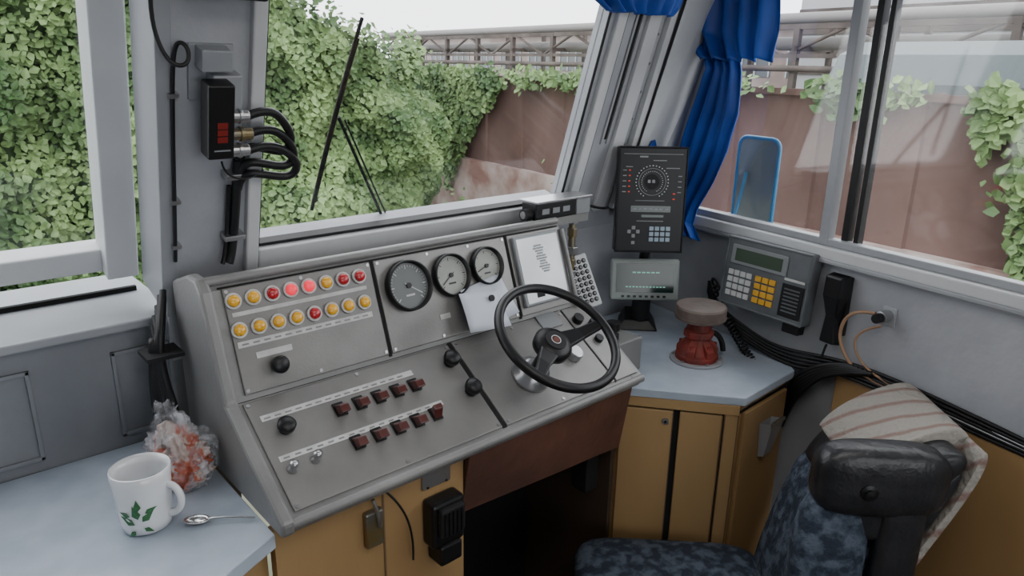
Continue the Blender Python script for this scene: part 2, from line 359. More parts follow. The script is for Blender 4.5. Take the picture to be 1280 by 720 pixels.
mk('panel',[(.638,.806,.848),(1.045,.806,.848),(1.045,.83,.70),(.98,.83,.705),(.88,.83,.710),(.638,.83,.725),
            (.638,.816,.848),(1.045,.816,.848),(1.045,.84,.70),(.98,.84,.705),(.88,.84,.710),(.638,.84,.725)],
   [(0,1,2,3,4,5),(6,7,8,9,10,11),(0,1,7,6),(1,2,8,7),(2,3,9,8),(3,4,10,9),(4,5,11,10),(5,0,6,11)],M_brown,parent=kp)
box('support_wall',(.636,1.045,1.10,1.12,0,.83),M_black2,parent=kp)  # knee-space back and left side coloured black for the shade under the desk
box('side_wall',(.62,.636,.845,1.10,0,.84),M_black2,parent=kp)
box('knee_shade_board',(1.046,1.056,.85,1.12,0,.81),mat('knee_side_shade',(.05,.03,.018),.7),parent=kp)  # added board over the beige carcass side, under-desk shade put into its colour
box('vent_box',(.985,1.02,.86,.90,.60,.70),M_black2,parent=kp,bevel=.003)
# ================================================================== COUNTERS
cl=top('side_counter')
poly('top',[(.3115,.808),(.242,.776),(.05,.665),(-.6,.30),(-1.28,.30),(-1.28,1.178),(.3115,1.178)],.828,.85,M_counter,parent=cl,bevel=.002)
poly('base',[(.31,.84),(.242,.80),(.05,.69),(-.6,.33),(-1.27,.33),(-1.27,1.17),(.31,1.17)],.0,.828,M_beige,parent=cl)
cr=top('corner_cabinet')
A=(1.050,.840);B=(1.201,.648);C=(1.404,.655)
poly('worktop',[A,B,C,(1.448,.70),(1.452,.705),(1.532,1.145),(1.065,1.145),(1.065,.87)],.812,.83,M_counter,parent=cr,bevel=.002)
A2=(1.062,.850);B2=(1.205,.662);C2=(1.396,.668)
poly('carcass',[A2,B2,C2,(1.44,.72),(1.51,1.13),(1.062,1.13)],0,.812,M_beige,parent=cr)
L=math.hypot(B2[0]-A2[0],B2[1]-A2[1]);dx=((B2[0]-A2[0])/L,(B2[1]-A2[1])/L,0)
nrm=(dx[1],-dx[0],0)
MCf=frame((A2[0],A2[1],0),dx,(0,0,1),nrm)
if (nrm[0]*-1+nrm[1]*-1)<0: MCf=frame((A2[0],A2[1],0),dx,(0,0,1),(-nrm[0],-nrm[1],0))
boxes('door_leaf',[(.004,.110,.02,.785,0,.010),(.122,.205,.02,.785,0,.008),(.209,.236,.0,.812,0,.010)],M_beige,MCf,cr,.002)
boxes('door_shadow_gap',[(.110,.122,.0,.79,0,.002),(.0,.236,.785,.79,0,.003),(.205,.209,0,.79,0,.002)],M_gap,MCf,cr)
boxes('door_edges',[(.108,.110,.02,.785,.0095,.0105),(.205,.2065,.02,.785,.006,.009),(.209,.2105,0,.812,.0095,.0105),(.234,.236,0,.812,.0095,.0105)],M_beiged,MCf,cr)
box('top_rail',(0,.236,.790,.812,0,.012),M_beige,MCf,cr,.001)
cyls('door_lock',[(.095,.762,.010,.013,.007)],M_metal,MCf,cr,20);cyls('door_lock_slot',[(.095,.762,.013,.0135,.003)],M_black,MCf,cr,12)
MX=frame((B2[0],B2[1],0),(1,.0314,0),(0,0,1),(0.0314,-1,0))
boxes('end_door_leaf',[(.012,.186,.02,.79,0,.009)],M_beige,MX,cr,.002)
boxes('end_gap',[(.0,.19,.79,.795,0,.002)],M_gap,MX,cr)
ab=top('ashtray_box')
mk('pocket',[(.075,.745,.010),(.125,.745,.010),(.115,.665,.010),(.085,.665,.010),(.075,.752,.038),(.125,.752,.038),(.115,.67,.022),(.085,.67,.022)],
   [(0,1,2,3),(4,5,6,7),(0,3,7,4),(1,5,6,2),(3,2,6,7)],M_frame2,MX,ab,bevel=.001,solid=.001)
box('pocket_lip',(.073,.127,.748,.756,.034,.040),M_metal,MX,ab,.001)
# ================================================================== DEVICES ON RIGHT
def facing(p,az,tilt):
    a=math.radians(az);t=math.radians(tilt)
    n=Vector((math.sin(a)*math.cos(t),math.cos(a)*math.cos(t),math.sin(t)))
    x=Vector((0,0,1)).cross(n).normalized();y=n.cross(x)
    return frame(p,x,y,n)
dt=top('display_tower')
MT=facing((1.305,.993,1.158),222,4)
w,h=.0775,.119
box('housing',(-w,w,-h,h,-.035,0),M_dsp,MT,dt,.004)
ring('bezel',-w,w,-h,h,.003,0,.002,M_black2,MT,dt)
box('brand_strip',(-w*.85,w*.85,h*.86,h*.87,0,.001),M_dspg,MT,dt)
torus('speed_ring',.030,.0008,(.0,h*.35,.002),M_dspg,MT,dt,48,6)
cyls('speed_core',[(0,h*.35,0,.002,.017)],M_black2,MT,dt,32)
boxes('speed_digits',[(-.010,-.004,h*.33,h*.39,.002,.0028),(.0,.006,h*.33,h*.39,.002,.0028)],M_dspg,MT,dt)
vs=[];fs=[]
for i in range(27):
    a=math.radians(240-300*i/26)
    for r0,s_ in ((.036,.0012),(.0235,.0008)):
        x,y=r0*math.cos(a),h*.35+r0*math.sin(a);k=len(vs)
        vs+=[(x-s_,y-s_,.0015),(x+s_,y-s_,.0015),(x+s_,y+s_,.0015),(x-s_,y+s_,.0015)];fs.append((k,k+1,k+2,k+3))
mk('speed_dots',vs,fs,M_key,MT,dt)
boxes('led_marks',[(-.053,-.049,h*.15+.012*i,h*.15+.012*i+.0025,0,.002) for i in range(5)]+[(.048,.053,h*.02+.012*i,h*.02+.012*i+.0025,0,.002) for i in range(2)],mat('led_red_lit',(.5,.02,.01),.4,emit=(1,.05,.02),es=.3),MT,dt)
boxes('text_marks',[(-.03,-.012,h*.80,h*.83,0,.0015),(.0,.03,h*.74,h*.755,0,.0015),(-.06,-.045,h*.62,h*.635,0,.0015),(.03,.06,h*.6,h*.615,0,.0015),(-.035,.03,-h*.01,h*.0,0,.0015),(-.03,.03,-h*.40,-h*.385,0,.0015)]+[(-.066,-.058,h*.15+.012*i,h*.15+.012*i+.002,0,.0015) for i in range(5)]+[(.058,.066,h*.15+.012*i,h*.15+.012*i+.002,0,.0015) for i in range(4)],M_dspg,MT,dt)
boxes('strip_display',[(-.045,.045,-h*.22,-h*.10,0,.0018),(-.02,.03,-h*.32,-h*.27,0,.0018)],M_lcd2,MT,dt)
boxes('strip_text',[(-.04+.012*i,-.032+.012*i,-h*.17,-h*.15,.0018,.002) for i in range(7)],M_dspg,MT,dt)
kb=[]
for i in range(4):
    for j in range(3): kb.append((.000+.0125*i,.0095+.0125*i,-.068-.0125*j,-.059-.0125*j,0,.003))
boxes('keypad',kb,mat('keypad_blue_white',(.28,.36,.44),.4),MT,dt,.0005)
boxes('arrow_keys',[(-.05,-.042,-.075,-.067,0,.003),(-.04,-.032,-.066,-.058,0,.003),(-.04,-.032,-.085,-.077,0,.003),(-.03,-.022,-.075,-.067,0,.003),(-.04,-.032,-.100,-.093,0,.003)],M_dspg,MT,dt,.0005)
tube('post',[(1.335,1.022,1.05),(1.352,1.045,.95),(1.375,1.065,.85)],.010,M_black,parent=dt,smooth=False)
tube('post_b',[(1.355,1.02,1.05),(1.375,1.045,.95),(1.395,1.065,.85)],.008,M_metal,parent=dt,smooth=False)
tm=top('text_terminal')
MTt=facing((1.322,1.006,.965),222,10)
box('housing',(-.081,.081,-.049,.049,-.022,0),M_bezel,MTt,tm,.005)
box('screen',(-.068,.068,-.030,.038,0,.001),M_lcd2,MTt,tm)
boxes('text_line',[(-.03+.011*i,-.022+.011*i,.016,.019,.001,.0014) for i in range(6)]+[(-.045+.008*i,-.04+.008*i,-.018,-.0155,.001,.0014) for i in range(12)],M_lcdt,MTt,tm)
boxes('buttons',[(-.055+.014*i,-.048+.014*i,-.042,-.037,0,.002) for i in range(8)],M_black,MTt,tm)
mk('foot',[(1.29,1.06,.831),(1.36,.985,.831),(1.43,1.05,.831),(1.37,1.12,.831),(1.315,1.055,.855),(1.355,1.01,.855),(1.41,1.06,.865),(1.37,1.10,.865)],
   [(0,1,2,3),(4,5,6,7),(0,1,5,4),(1,2,6,5),(2,3,7,6),(3,0,4,7)],M_black,parent=tm,bevel=.003)
tube('neck',[(1.335,1.02,.94),(1.350,1.035,.86)],.022,M_black2,parent=tm,smooth=False)
ku=top('push_button_panel')
x=Vector((.93,-.30,.20)).normalized();z=Vector((-.30,-.84,.42));z=(z-z.dot(x)*x).normalized();y=z.cross(x)
MK=frame((1.132,1.030,.990),x,y,z)
box('housing',(-.029,.029,-.060,.060,-.02,0),M_frame,MK,ku,.003)
cyls('buttons',[(-.018+.012*i,.045-.0128*j,0,.004,.0030) for i in range(4) for j in range(8)],M_dspg,MK,ku,10)
cyls('button_rings',[(-.018+.012*i,.045-.0128*j,0,.0012,.0052) for i in range(4) for j in range(8)],M_black2,MK,ku,12)
box('stand',(1.11,1.16,1.04,1.075,.831,.95),M_con,parent=ku)
bv=top('brass_valve')
tube('stem',[(1.118,1.055,1.14),(1.118,1.055,.97)],.008,M_brass,parent=bv,smooth=False)
for i,(z,r,hh) in enumerate(((1.125,.013,.012),(1.10,.011,.018),(1.06,.014,.016),(1.035,.011,.01),(1.0,.013,.03))):
    lathe('nut_%d'%i,[(r,z-hh/2),(r,z+hh/2)],1.118,1.055,M_brass if i%2 else M_metal,parent=bv,n=6,bevel=.001)
tube('lever',[(1.118,1.055,1.135),(1.135,1.05,1.14),(1.15,1.045,1.138)],.0035,M_metal,parent=bv)
tube('copper_pipe',[(1.118,1.06,.97),(1.118,1.09,.95),(1.11,1.12,.94)],.006,M_brass,parent=bv)
jb=top('indicator_box')
box('body',(.990,1.105,1.035,1.080,1.143,1.178),M_black,parent=jb,bevel=.003)
box('lid',(.987,1.150,1.030,1.085,1.178,1.183),M_metal,parent=jb,bevel=.001)
box('right_part',(1.107,1.150,1.035,1.080,1.143,1.178),M_dspg,parent=jb,bevel=.002)
boxes('face_marks',[(1.005+.03*i,1.025+.03*i,1.0335,1.035,1.155,1.166) for i in range(3)],M_dspg,parent=jb)
tube('end_cap',[(.972,1.055,1.155),(.990,1.055,1.155)],.0125,M_black2,parent=jb,smooth=False)
tube('end_cap_ring',[(.9705,1.055,1.155),(.972,1.055,1.155)],.008,M_metal,parent=jb,smooth=False)
box('support',(1.035,1.15,1.04,1.08,1.125,1.143),M_con,parent=jb)
tube('lead',[(1.15,1.06,1.155),(1.19,1.06,1.15),(1.22,1.075,1.135),(1.27,1.09,1.13)],.003,M_cable,parent=jb)
sb=top('switch_box')
box('body',(1.070,1.15,.87,.97,.831,.905),M_con,parent=sb,bevel=.003)
cyls('knobs',[(1.090,.945,.905,.925,.015),(1.130,.935,.905,.925,.015),(1.090,.90,.905,.918,.012)],M_black,parent=sb,n=28,bevel=.002)
# ---- driver's brake valve
br=top('brake_valve')
bx,by=1.290,.826
lathe('flange',[(.058,.831),(.058,.834),(.054,.8355)],bx,by,M_frame2,parent=br,n=48)
cyls('flange_bolts',[(bx+.050*math.cos(a),by+.050*math.sin(a),.834,.839,.004) for a in [i*math.pi/3 for i in range(6)]],M_metal,parent=br,n=6)
lathe('casting_base',[(.046,.834),(.046,.846),(.038,.850),(.029,.868),(.025,.882),(.025,.886)],bx,by,M_redp,parent=br,n=32,bevel=.001)
lathe('casting_top',[(.024,.884),(.033,.886),(.033,.900),(.024,.904)],bx,by,M_redp,parent=br,n=8,bevel=.002)
for i,a in enumerate((195,255,315,20,110)):
    Mq=Matrix.Translation((bx,by,0))@Matrix.Rotation(math.radians(a),4,'Z')
    mk('casting_rib_%d'%i,[(.015,-.008,.846),(.044,-.010,.846),(.044,-.010,.862),(.022,-.008,.884),(.015,.008,.846),(.044,.010,.846),(.044,.010,.862),(.022,.008,.884)],
       [(0,1,2,3),(4,5,6,7),(0,1,5,4),(1,2,6,5),(2,3,7,6),(3,0,4,7)],M_redp,Mq,br,bevel=.002)
    cyls('casting_bolt_%d'%i,[(.036,0,.86,.872,.0055)],M_redp,Mq,br,6)
tube('side_handle',[(bx+.015,by-.010,.895),(bx+.042,by-.022,.893),(bx+.054,by-.028,.872),(bx+.056,by-.03,.846)],.006,M_black2,parent=br)
cyls('stem',[(bx,by,.90,.930,.026)],M_redp,parent=br,n=24)
lathe('top_disc',[(.050,.926),(.0545,.929),(.0545,.953),(.052,.957),(.001,.958)],bx,by,M_disc,parent=br,n=64,bevel=.0005)
torus('disc_groove',.0545,.001,(bx,by,.934),M_disc,parent=br,n=64,k=6)
# ---- radio
rd=top('radio_transceiver')
x0,x1=SY(.862),SY(.640)
o=Vector(MS@Vector(((x0+x1)/2,1.006,.050)))
nz=Vector((-.985,.170,0));nz=(nz+Vector((0,0,.10))+Vector((.0,-.06,0))).normalized();xx=Vector((0,0,1)).cross(nz).normalized();yy=nz.cross(xx)
MR=frame(o,xx,yy,nz)
box('housing',(-.108,.108,-.078,.078,-.035,0),M_radio,MR,rd,.004)
ring('bezel',-.108,.108,-.078,.078,.005,0,.003,M_radio,MR,rd)
box('display_bezel',(-.092,.052,.018,.062,0,.004),M_dspg,MR,rd,.002)
box('display',(-.080,.040,.026,.054,.004,.005),M_lcd,MR,rd)
boxes('keys_white',[(-.092+.016*i,-.079+.016*i,-.008-.016*j,.004-.016*j,0,.004) for i in range(4) for j in range(4)],M_key,MR,rd,.001)
boxes('keys_orange',[(-.020+.018*i,-.005+.018*i,-.008-.016*j,.004-.016*j,0,.004) for i in range(3) for j in range(4)],M_keyo,MR,rd,.001)
boxes('speaker_slots',[(.055,.092,-.055+.008*i,-.052+.008*i,.003,.004) for i in range(7)],M_radio,MR,rd)
box('side_module',(.048,.10,-.066,.005,0,.003),M_black2,MR,rd,.001)
box('brand_label',(.050,.098,.012,.017,0,.002),M_white,MR,rd)
box('wall_bracket',(-.085,.085,-.05,.05,-.055,-.035),M_black2,MR,rd)
box('connector',(.06,.10,-.10,-.078,-.03,-.005),M_black,MR,rd,.003)
hs=top('telephone_handset')
HO=-.020
def hx(y): return SY(y+HO)
box('cradle',(hx(.635),hx(.595),.925,1.05,0,.012),M_black2,MS,hs,.003)
mk('handset',[(hx(.636),1.055,.012),(hx(.594),1.055,.012),(hx(.594),1.005,.012),(hx(.602),.95,.018),(hx(.594),.905,.012),(hx(.634),.905,.012),(hx(.630),.95,.018),(hx(.636),1.005,.012),
 (hx(.634),1.052,.040),(hx(.596),1.052,.040),(hx(.596),1.01,.042),(hx(.604),.97,.034),(hx(.598),.910,.038),(hx(.630),.910,.038),(hx(.626),.97,.034),(hx(.634),1.01,.042)],
 [(0,1,2,7),(7,2,3,6),(6,3,4,5),(8,9,10,15),(15,10,11,14),(14,11,12,13),(0,1,9,8),(1,2,10,9),(2,3,11,10),(3,4,12,11),(4,5,13,12),(5,6,14,13),(6,7,15,14),(7,0,8,15)],M_black,MS,hs,bevel=.004)
def coil(name,p,q,turns,rad,r,m,parent,sag=0.):
    p=Vector(p);q=Vector(q);d=(q-p).normalized();a=d.orthogonal().normalized();b=d.cross(a);pts=[]
    N=turns*10
    for i in range(N+1):
        t=i/N;an=2*math.pi*turns*t;c=p.lerp(q,t)+Vector((0,0,-sag*4*t*(1-t)));pts.append(tuple(c+a*rad*math.cos(an)+b*rad*math.sin(an)))
    return tube(name,pts,r,m,parent=parent,smooth=False)
wc=top('wall_cables')
def SP(y,z,off): return tuple(MS@Vector((SY(y),z,off)))
coil('cord_a',SP(.90,.95,.04),SP(.67,.80,.085),30,.0075,.0026,M_cable,wc,.025)
coil('cord_b',SP(.67,.80,.085),SP(.655,.70,.06),10,.0075,.0026,M_cable,wc)
for i in range(5):
    k=i*.006
    tube('bundle_%d'%i,[SP(.93,.95-k,.02),SP(.90,.90-k,.03),SP(.80,.875-k*.7,.03+k),SP(.72,.86-k,.04),SP(.64,.868-k*1.5,.03+k*.4),SP(.56,.885-k,.03),SP(.44,.885-k*1.6,.02),SP(.2,.86-k,.02)],.0038,M_cable,parent=wc)
tube('lead_loop',[SP(.89,.93,.03),SP(.91,.955,.035),SP(.905,.975,.04),SP(.885,.96,.04),SP(.875,.93,.03)],.003,M_cable,parent=wc)
for i in range(6):
    tube('drop_%d'%i,[SP(.54-.01*i,.88,.03),SP(.58,.87-i*.003,.04),SP(.61,.85-i*.008,.05),SP(.645,.82-i*.012,.05),SP(.665,.76-i*.014,.04)],.006,M_cable,parent=wc)
tube('handset_lead',[SP(.595,.905,.03),SP(.60,.88,.035),SP(.60,.86,.03)],.0025,M_cable,parent=wc)
tube('tan_cable',[SP(.505,1.0,.03),SP(.55,1.0,.035),SP(.575,.95,.035),SP(.56,.90,.03),SP(.52,.865,.03),SP(.45,.86,.02)],.0035,M_cablet,parent=wc)
tube('tan_cable_b',[SP(.49,.98,.03),SP(.53,.96,.035),SP(.55,.92,.03),SP(.50,.875,.03),SP(.43,.865,.02)],.0025,M_cablet,parent=wc)
so=top('cable_connector')
box('plate',(SY(.507),SY(.480),.975,1.012,0,.004),M_frame2,MS,so,.001)
cyls('threaded_body',[(SY(.495),.995,.004,.03,.012)],M_metal,MS,so,20,.001);cyls('cap',[(SY(.495),.995,.03,.045,.009)],M_black2,MS,so,16)
# ================================================================== LEFT POST DEVICES
AO=-.010
lp=top('alarm_indicator')
box('bracket_plate',(.352+AO,.412+AO,WZ(1.395),WZ(1.468),0,.006),M_frame2,MW,lp,.001)
box('bracket_box',(.360+AO,.400+AO,WZ(1.440),WZ(1.468),.006,.035),M_frame2,MW,lp,.002)
box('body',(.358+AO,.394+AO,WZ(1.332),WZ(1.432),.030,.060),M_black,MW,lp,.003)
box('body_back',(.375+AO,.415+AO,WZ(1.335),WZ(1.435),.005,.032),M_frame2,MW,lp,.002)
boxes('leds',[(.370+AO,.384+AO,WZ(1.375)-.010*i,WZ(1.383)-.010*i,.060,.061) for i in range(3)],M_redd,MW,lp)
boxes('text',[(.366+AO,.388+AO,WZ(1.344),WZ(1.346),.060,.061)],M_dspg,MW,lp)
MC2=frame(tuple(MW@Vector((.394+AO,WZ(1.357),.045))),(0,-.2923,.9563),(0,.9563,.2923),(1,0,0))
for i,(dy,l) in enumerate(((.030,.024),(.004,.030),(-.020,.026))):
    cyls('plug_%d'%i,[(dy,0,0,l,.0085),(dy,0,l*.4,l*.6,.0105)],M_metal if i!=1 else M_brass,MC2,lp,16,.001)
def WP(x,z,off): return tuple(MW@Vector((x,WZ(z),off)))
for i,(za,zb,dx_) in enumerate(((1.385,1.345,0),(1.359,1.322,.006),(1.335,1.305,.012))):
    tube('lead_%d'%i,[WP(.415+AO,za,.045),WP(.445+AO,za+.012,.045),WP(.470+AO+dx_,za-.004,.042),WP(.492+AO+dx_,zb,.038),WP(.480+AO+dx_,zb-.022,.034),WP(.45+AO,zb-.012,.03),WP(.42+AO,zb-.01,.02),WP(.41,zb-.04,.012)],.0062,M_cable,parent=lp)
tube('lead_thin',[WP(.37,1.325,.05),WP(.38,1.29,.04),WP(.42,1.28,.03),WP(.44,1.30,.03)],.0015,M_cable,parent=lp)
cd=top('cable_conduit')
tube('pipe',[WP(.408,1.31,.014),WP(.406,1.20,.012),WP(.404,1.16,.012),WP(.395,1.148,.02)],.007,M_cable,parent=cd,smooth=True)
tube('pipe_b',[WP(.397,1.27,.010),WP(.396,1.20,.010),WP(.394,1.16,.012),WP(.385,1.148,.02)],.0035,M_cable,parent=cd)
boxes('clamps',[(.388,.42,WZ(1.185),WZ(1.193),0,.022),(.388,.42,WZ(1.283),WZ(1.291),0,.022)],M_metal,MW,cd,.001)
tube('post_cable',[WP(.318,1.16,.012),WP(.319,1.2,.010),WP(.319,1.35,.010),WP(.320,1.45,.010),WP(.326,1.475,.012),WP(.338,1.468,.02),WP(.335,1.448,.03),WP(.315,1.445,.03),WP(.298,1.47,.02),WP(.292,1.52,.012),WP(.30,1.6,.01)],.0028,M_cable,parent=cd)
boxes('cable_clips',[(.314,.327,WZ(z),WZ(z)+.006,0,.014) for z in (1.18,1.25,1.40)],M_metal,MW,cd)
th=top('overhead_speaker')
box('body',(.335,.425,WZ(1.535),WZ(1.58),0,.06),M_black,MW,th,.004)
cm=top('cable_loom')
for i in range(9):
    a=i*.008;j=(i*37%9)*.0015
    tube('strand_%d'%i,[(.300-a*.3,1.13+a*.2,1.11-a),(.292-a*.2,1.115,1.09-a*1.4),(.276-a*.3+j,1.09+a*.3,1.05),(.275-a*.3+j,1.10,.98+a),(.288-a*.5,1.08+a*.5,.92),(.292-a*.4,1.10,.855)],.005+.0018*(i%2),M_cable,parent=cm)
boxes('tie',[(.252,.304,1.075,1.125,1.02,1.026)],M_black2,parent=cm)
# ================================================================== MUG, SPOON, BAG
mg=top('mug');mx,my=.192,.938
lathe('cup',[(.026,.851),(.031,.854),(.033,.865),(.0345,.90),(.0365,.925),(.037,.937),(.0355,.938),(.034,.925),(.032,.89),(.030,.862),(.001,.860)],mx,my,M_mug,parent=mg,n=48,smooth=True)
hd=Vector((.70,-.71,0));pts=[]
for i in range(13):
    a=-math.pi/2*1.05+math.pi*1.05*i/12;rr=.034+.017*math.cos(a);pts.append((mx+hd.x*rr,my+hd.y*rr,.892+.022*math.sin(a)))
tube('handle',pts,.005,M_mug,parent=mg)
vs=[];fs=[]
for (aa,z0,ln,ro) in ((-120,.880,.022,.2),(-112,.876,.020,-.8),(-128,.872,.022,1.0),(-118,.892,.018,.0),(-105,.888,.016,-1.2),(-135,.885,.016,1.3),(-110,.866,.014,-2.2),(-128,.862,.014,2.3)):
    k=len(vs)
    for (a,b) in ((0,0),(.25,.3),(0,1),(-.25,.3)):
        xx_=a*ln*math.cos(ro)-b*ln*math.sin(ro);zz=a*ln*math.sin(ro)+b*ln*math.cos(ro)
        z=z0+zz;rr=.033+(z-.865)*.055+.0009;an=math.radians(aa)+xx_/.034
        vs.append((mx+rr*math.cos(an),my+rr*math.sin(an),z))
    fs.append((k,k+1,k+2,k+3))
mk('leaf_print',vs,fs,M_leafp,parent=mg)
sp=top('spoon')
MSp=frame((.242,.896,.8535),(.826,-.563,0),(.563,.826,0),(0,0,1))
vs=[];fs=[];n=20
for j,(s,z) in enumerate(((1,.004),(.75,.001),(.4,-.0015),(.05,-.002))):
    for i in range(n):
        a=2*math.pi*i/n;vs.append((.017*s*math.cos(a),.0105*s*math.sin(a),z))
for j in range(3):
    for i in range(n): fs.append((j*n+i,j*n+(i+1)%n,(j+1)*n+(i+1)%n,(j+1)*n+i))
fs.append(tuple(3*n+i for i in range(n)))
mk('bowl',vs,fs,M_chrome,MSp,sp,smooth=True,solid=.0008)
tube('handle',[(.015,0,.003),(.03,0,.006),(.055,0,.003),(.075,0,.001)],.0017,M_chrome,MSp,sp)
pb=top('plastic_bag')
def bagmesh(nm,c,h,m,amp,seed,prof):
    vs=[];fs=[];nu,nv=80,48
    for i in range(nv+1):
        t=i/nv;rr=float(np.interp(t,[a for a,b in prof],[b for a,b in prof]))
        for j in range(nu):
            b=2*math.pi*j/nu
            p=Vector((math.cos(b)*1.5,math.sin(b)*1.5,t*3.2))
            q=noise.noise(p*1.7+Vector((seed,0,0)))*.5+abs(noise.noise(p*4+Vector((seed,3,0))))*.6-.1
            k=rr*(1+amp*q)
            vs.append((c[0]+h[0]*k*math.cos(b)-.018*t*t,c[1]+h[1]*k*math.sin(b),c[2]+h[2]*t+(.010*q if i else 0)))
    for i in range(nv):
        for j in range(nu): fs.append((i*nu+j,i*nu+(j+1)%nu,(i+1)*nu+(j+1)%nu,(i+1)*nu+j))
    fs.append(tuple(range(nu)))
    return mk(nm,vs,fs,m,parent=pb,smooth=True)
m=bpy.data.materials.new('bag_film');m.use_nodes=True;nt=m.node_tree;nt.nodes.clear()
o_=nt.nodes.new('ShaderNodeOutputMaterial');t_=nt.nodes.new('ShaderNodeBsdfTransparent');g_=nt.nodes.new('ShaderNodeBsdfPrincipled')
g_.inputs['Base Color'].default_value=(.6,.61,.65,1);g_.inputs['Roughness'].default_value=.10
lw=nt.nodes.new('ShaderNodeTexNoise');lw.inputs['Scale'].default_value=45;lw.inputs['Detail'].default_value=4
rp=nt.nodes.new('ShaderNodeMapRange');rp.inputs[1].default_value=.42;rp.inputs[2].default_value=.70;rp.inputs[3].default_value=.06;rp.inputs[4].default_value=.6
tc_=nt.nodes.new('ShaderNodeTexCoord');nt.links.new(tc_.outputs['Object'],lw.inputs[0]);nt.links.new(lw.outputs['Fac'],rp.inputs[0])
x_=nt.nodes.new('ShaderNodeMixShader');nt.links.new(rp.outputs[0],x_.inputs[0]);nt.links.new(t_.outputs[0],x_.inputs[1]);nt.links.new(g_.outputs[0],x_.inputs[2]);nt.links.new(x_.outputs[0],o_.inputs[0])
M_bag=m
M_snack=mat('snack_orange',(.36,.055,.012),.4,0,(.44,.34,.30),38,6,.4,60,lo=.47,hi=.52,stretch=(1,1,.6))
bagmesh('film',(.264,1.0,.852),(.041,.041,.130),M_bag,.7,3,[(0,.6),(.15,1.0),(.4,1.0),(.65,.75),(.85,.4),(.93,.25),(1,.4)])
bagmesh('contents',(.264,1.0,.853),(.034,.034,.105),M_snack,.9,8,[(0,.6),(.2,1.0),(.5,.95),(.75,.6),(.95,.2),(1,.01)])
# ================================================================== CURTAINS
cu=top('curtain')
def cloth(nm,rows,nfold,amp,M,parent,off=.03,nc=70):
    vs=[];fs=[];R_=[]
    for k in range(len(rows)-1):
        for s in range(8):
            t=s/8;R_.append([rows[k][i]*(1-t)+rows[k+1][i]*t for i in range(3)])
    R_.append(rows[-1])
    for i,(z,a,b) in enumerate(R_):
        for j in range(nc+1):
            s=j/nc;o=off+amp*math.sin(s*nfold*2*math.pi+.25*math.sin(i*.35))+amp*.4*math.sin(s*nfold*4.3+i*.12)
            vs.append((a+(b-a)*s,z+.004*math.sin(s*nfold*6.28),o))
    n=nc+1
    for i in range(len(R_)-1):
        for j in range(nc): fs.append((i*n+j,i*n+j+1,(i+1)*n+j+1,(i+1)*n+j))
    return mk(nm,vs,fs,M_cur,M,parent,smooth=True,solid=.0015)
cloth('valance',[(1.80,SY(1.0),SY(.75)),(1.60,SY(1.04),SY(.80)),(1.52,SY(1.045),SY(.795)),(1.462,SY(.99),SY(.80))],5,.011,MS,cu,.05)
cloth('drape',[(1.50,SY(1.0),SY(.905)),(1.44,SY(.985),SY(.89)),(1.35,SY(1.02),SY(.885)),(1.27,SY(1.045),SY(.90)),(1.19,SY(1.065),SY(.935)),(1.12,SY(1.07),SY(.975)),(1.08,SY(1.065),SY(.99)),(1.045,SY(1.06),SY(.96))],4,.008,MS,cu,.035)
cv=top('curtain')
cloth('valance',[(WZ(1.80),1.02,1.33),(WZ(1.62),1.03,1.32),(WZ(1.575),1.045,1.315),(WZ(1.556),1.09,1.30)],6,.010,MW,cv,.035)
cloth('tail',[(WZ(1.285),1.385,1.40),(WZ(1.26),1.37,1.42),(WZ(1.21),1.385,1.43)],2,.004,MW,cv,.02,20)
# ================================================================== SEAT
ch=top('swivel_chair')
M_fab=mat('seat_fabric',(.018,.028,.048),.85,0,(.085,.11,.15),42,8,.4,150,lo=.44,hi=.60)
M_vin=mat('seat_vinyl',(.010,.011,.013),.38,0,(.022,.022,.026),20,4,.25,50)
def clothmat():
    m=bpy.data.materials.new('seat_cover_cloth');m.use_nodes=True;nt=m.node_tree;b=nt.nodes['Principled BSDF'];b.inputs['Roughness'].default_value=.9
    tc=nt.nodes.new('ShaderNodeTexCoord');w=nt.nodes.new('ShaderNodeTexWave');w.inputs['Scale'].default_value=10;w.inputs['Distortion'].default_value=2.5;w.bands_direction='DIAGONAL'
    r=nt.nodes.new('ShaderNodeValToRGB');r.color_ramp.elements[0].color=(.24,.16,.14,1);r.color_ramp.elements[1].color=(.33,.31,.28,1);r.color_ramp.elements[0].position=.0;r.color_ramp.elements[1].position=.25
    nt.links.new(tc.outputs['Object'],w.inputs[0]);nt.links.new(w.outputs['Fac'],r.inputs[0]);nt.links.new(r.outputs[0],b.inputs['Base Color'])
    n=nt.nodes.new('ShaderNodeTexNoise');n.inputs['Scale'].default_value=80;bp=nt.nodes.new('ShaderNodeBump');bp.inputs['Strength'].default_value=.6;bp.inputs['Distance'].default_value=.01
    nt.links.new(tc.outputs['Object'],n.inputs[0]);nt.links.new(n.outputs['Fac'],bp.inputs['Height']);nt.links.new(bp.outputs[0],b.inputs['Normal']);return m
M_cover=clothmat()
s2=.7071
MCh=frame((1.03,.64,0),(-s2,s2,0),(-s2,-s2,0),(0,0,1))
sq('seat_cushion',(.02,.035,.470),(.19,.155,.052),M_fab,MCh,ch,.45,.35)
sq('seat_pan',(.02,.035,.42),(.18,.15,.03),M_vin,MCh,ch,.4,.3)
lathe('pedestal',[(.12,.001),(.12,.02),(.05,.04),(.045,.38),(.09,.40)],0,.02,M_black2,MCh,ch,32)
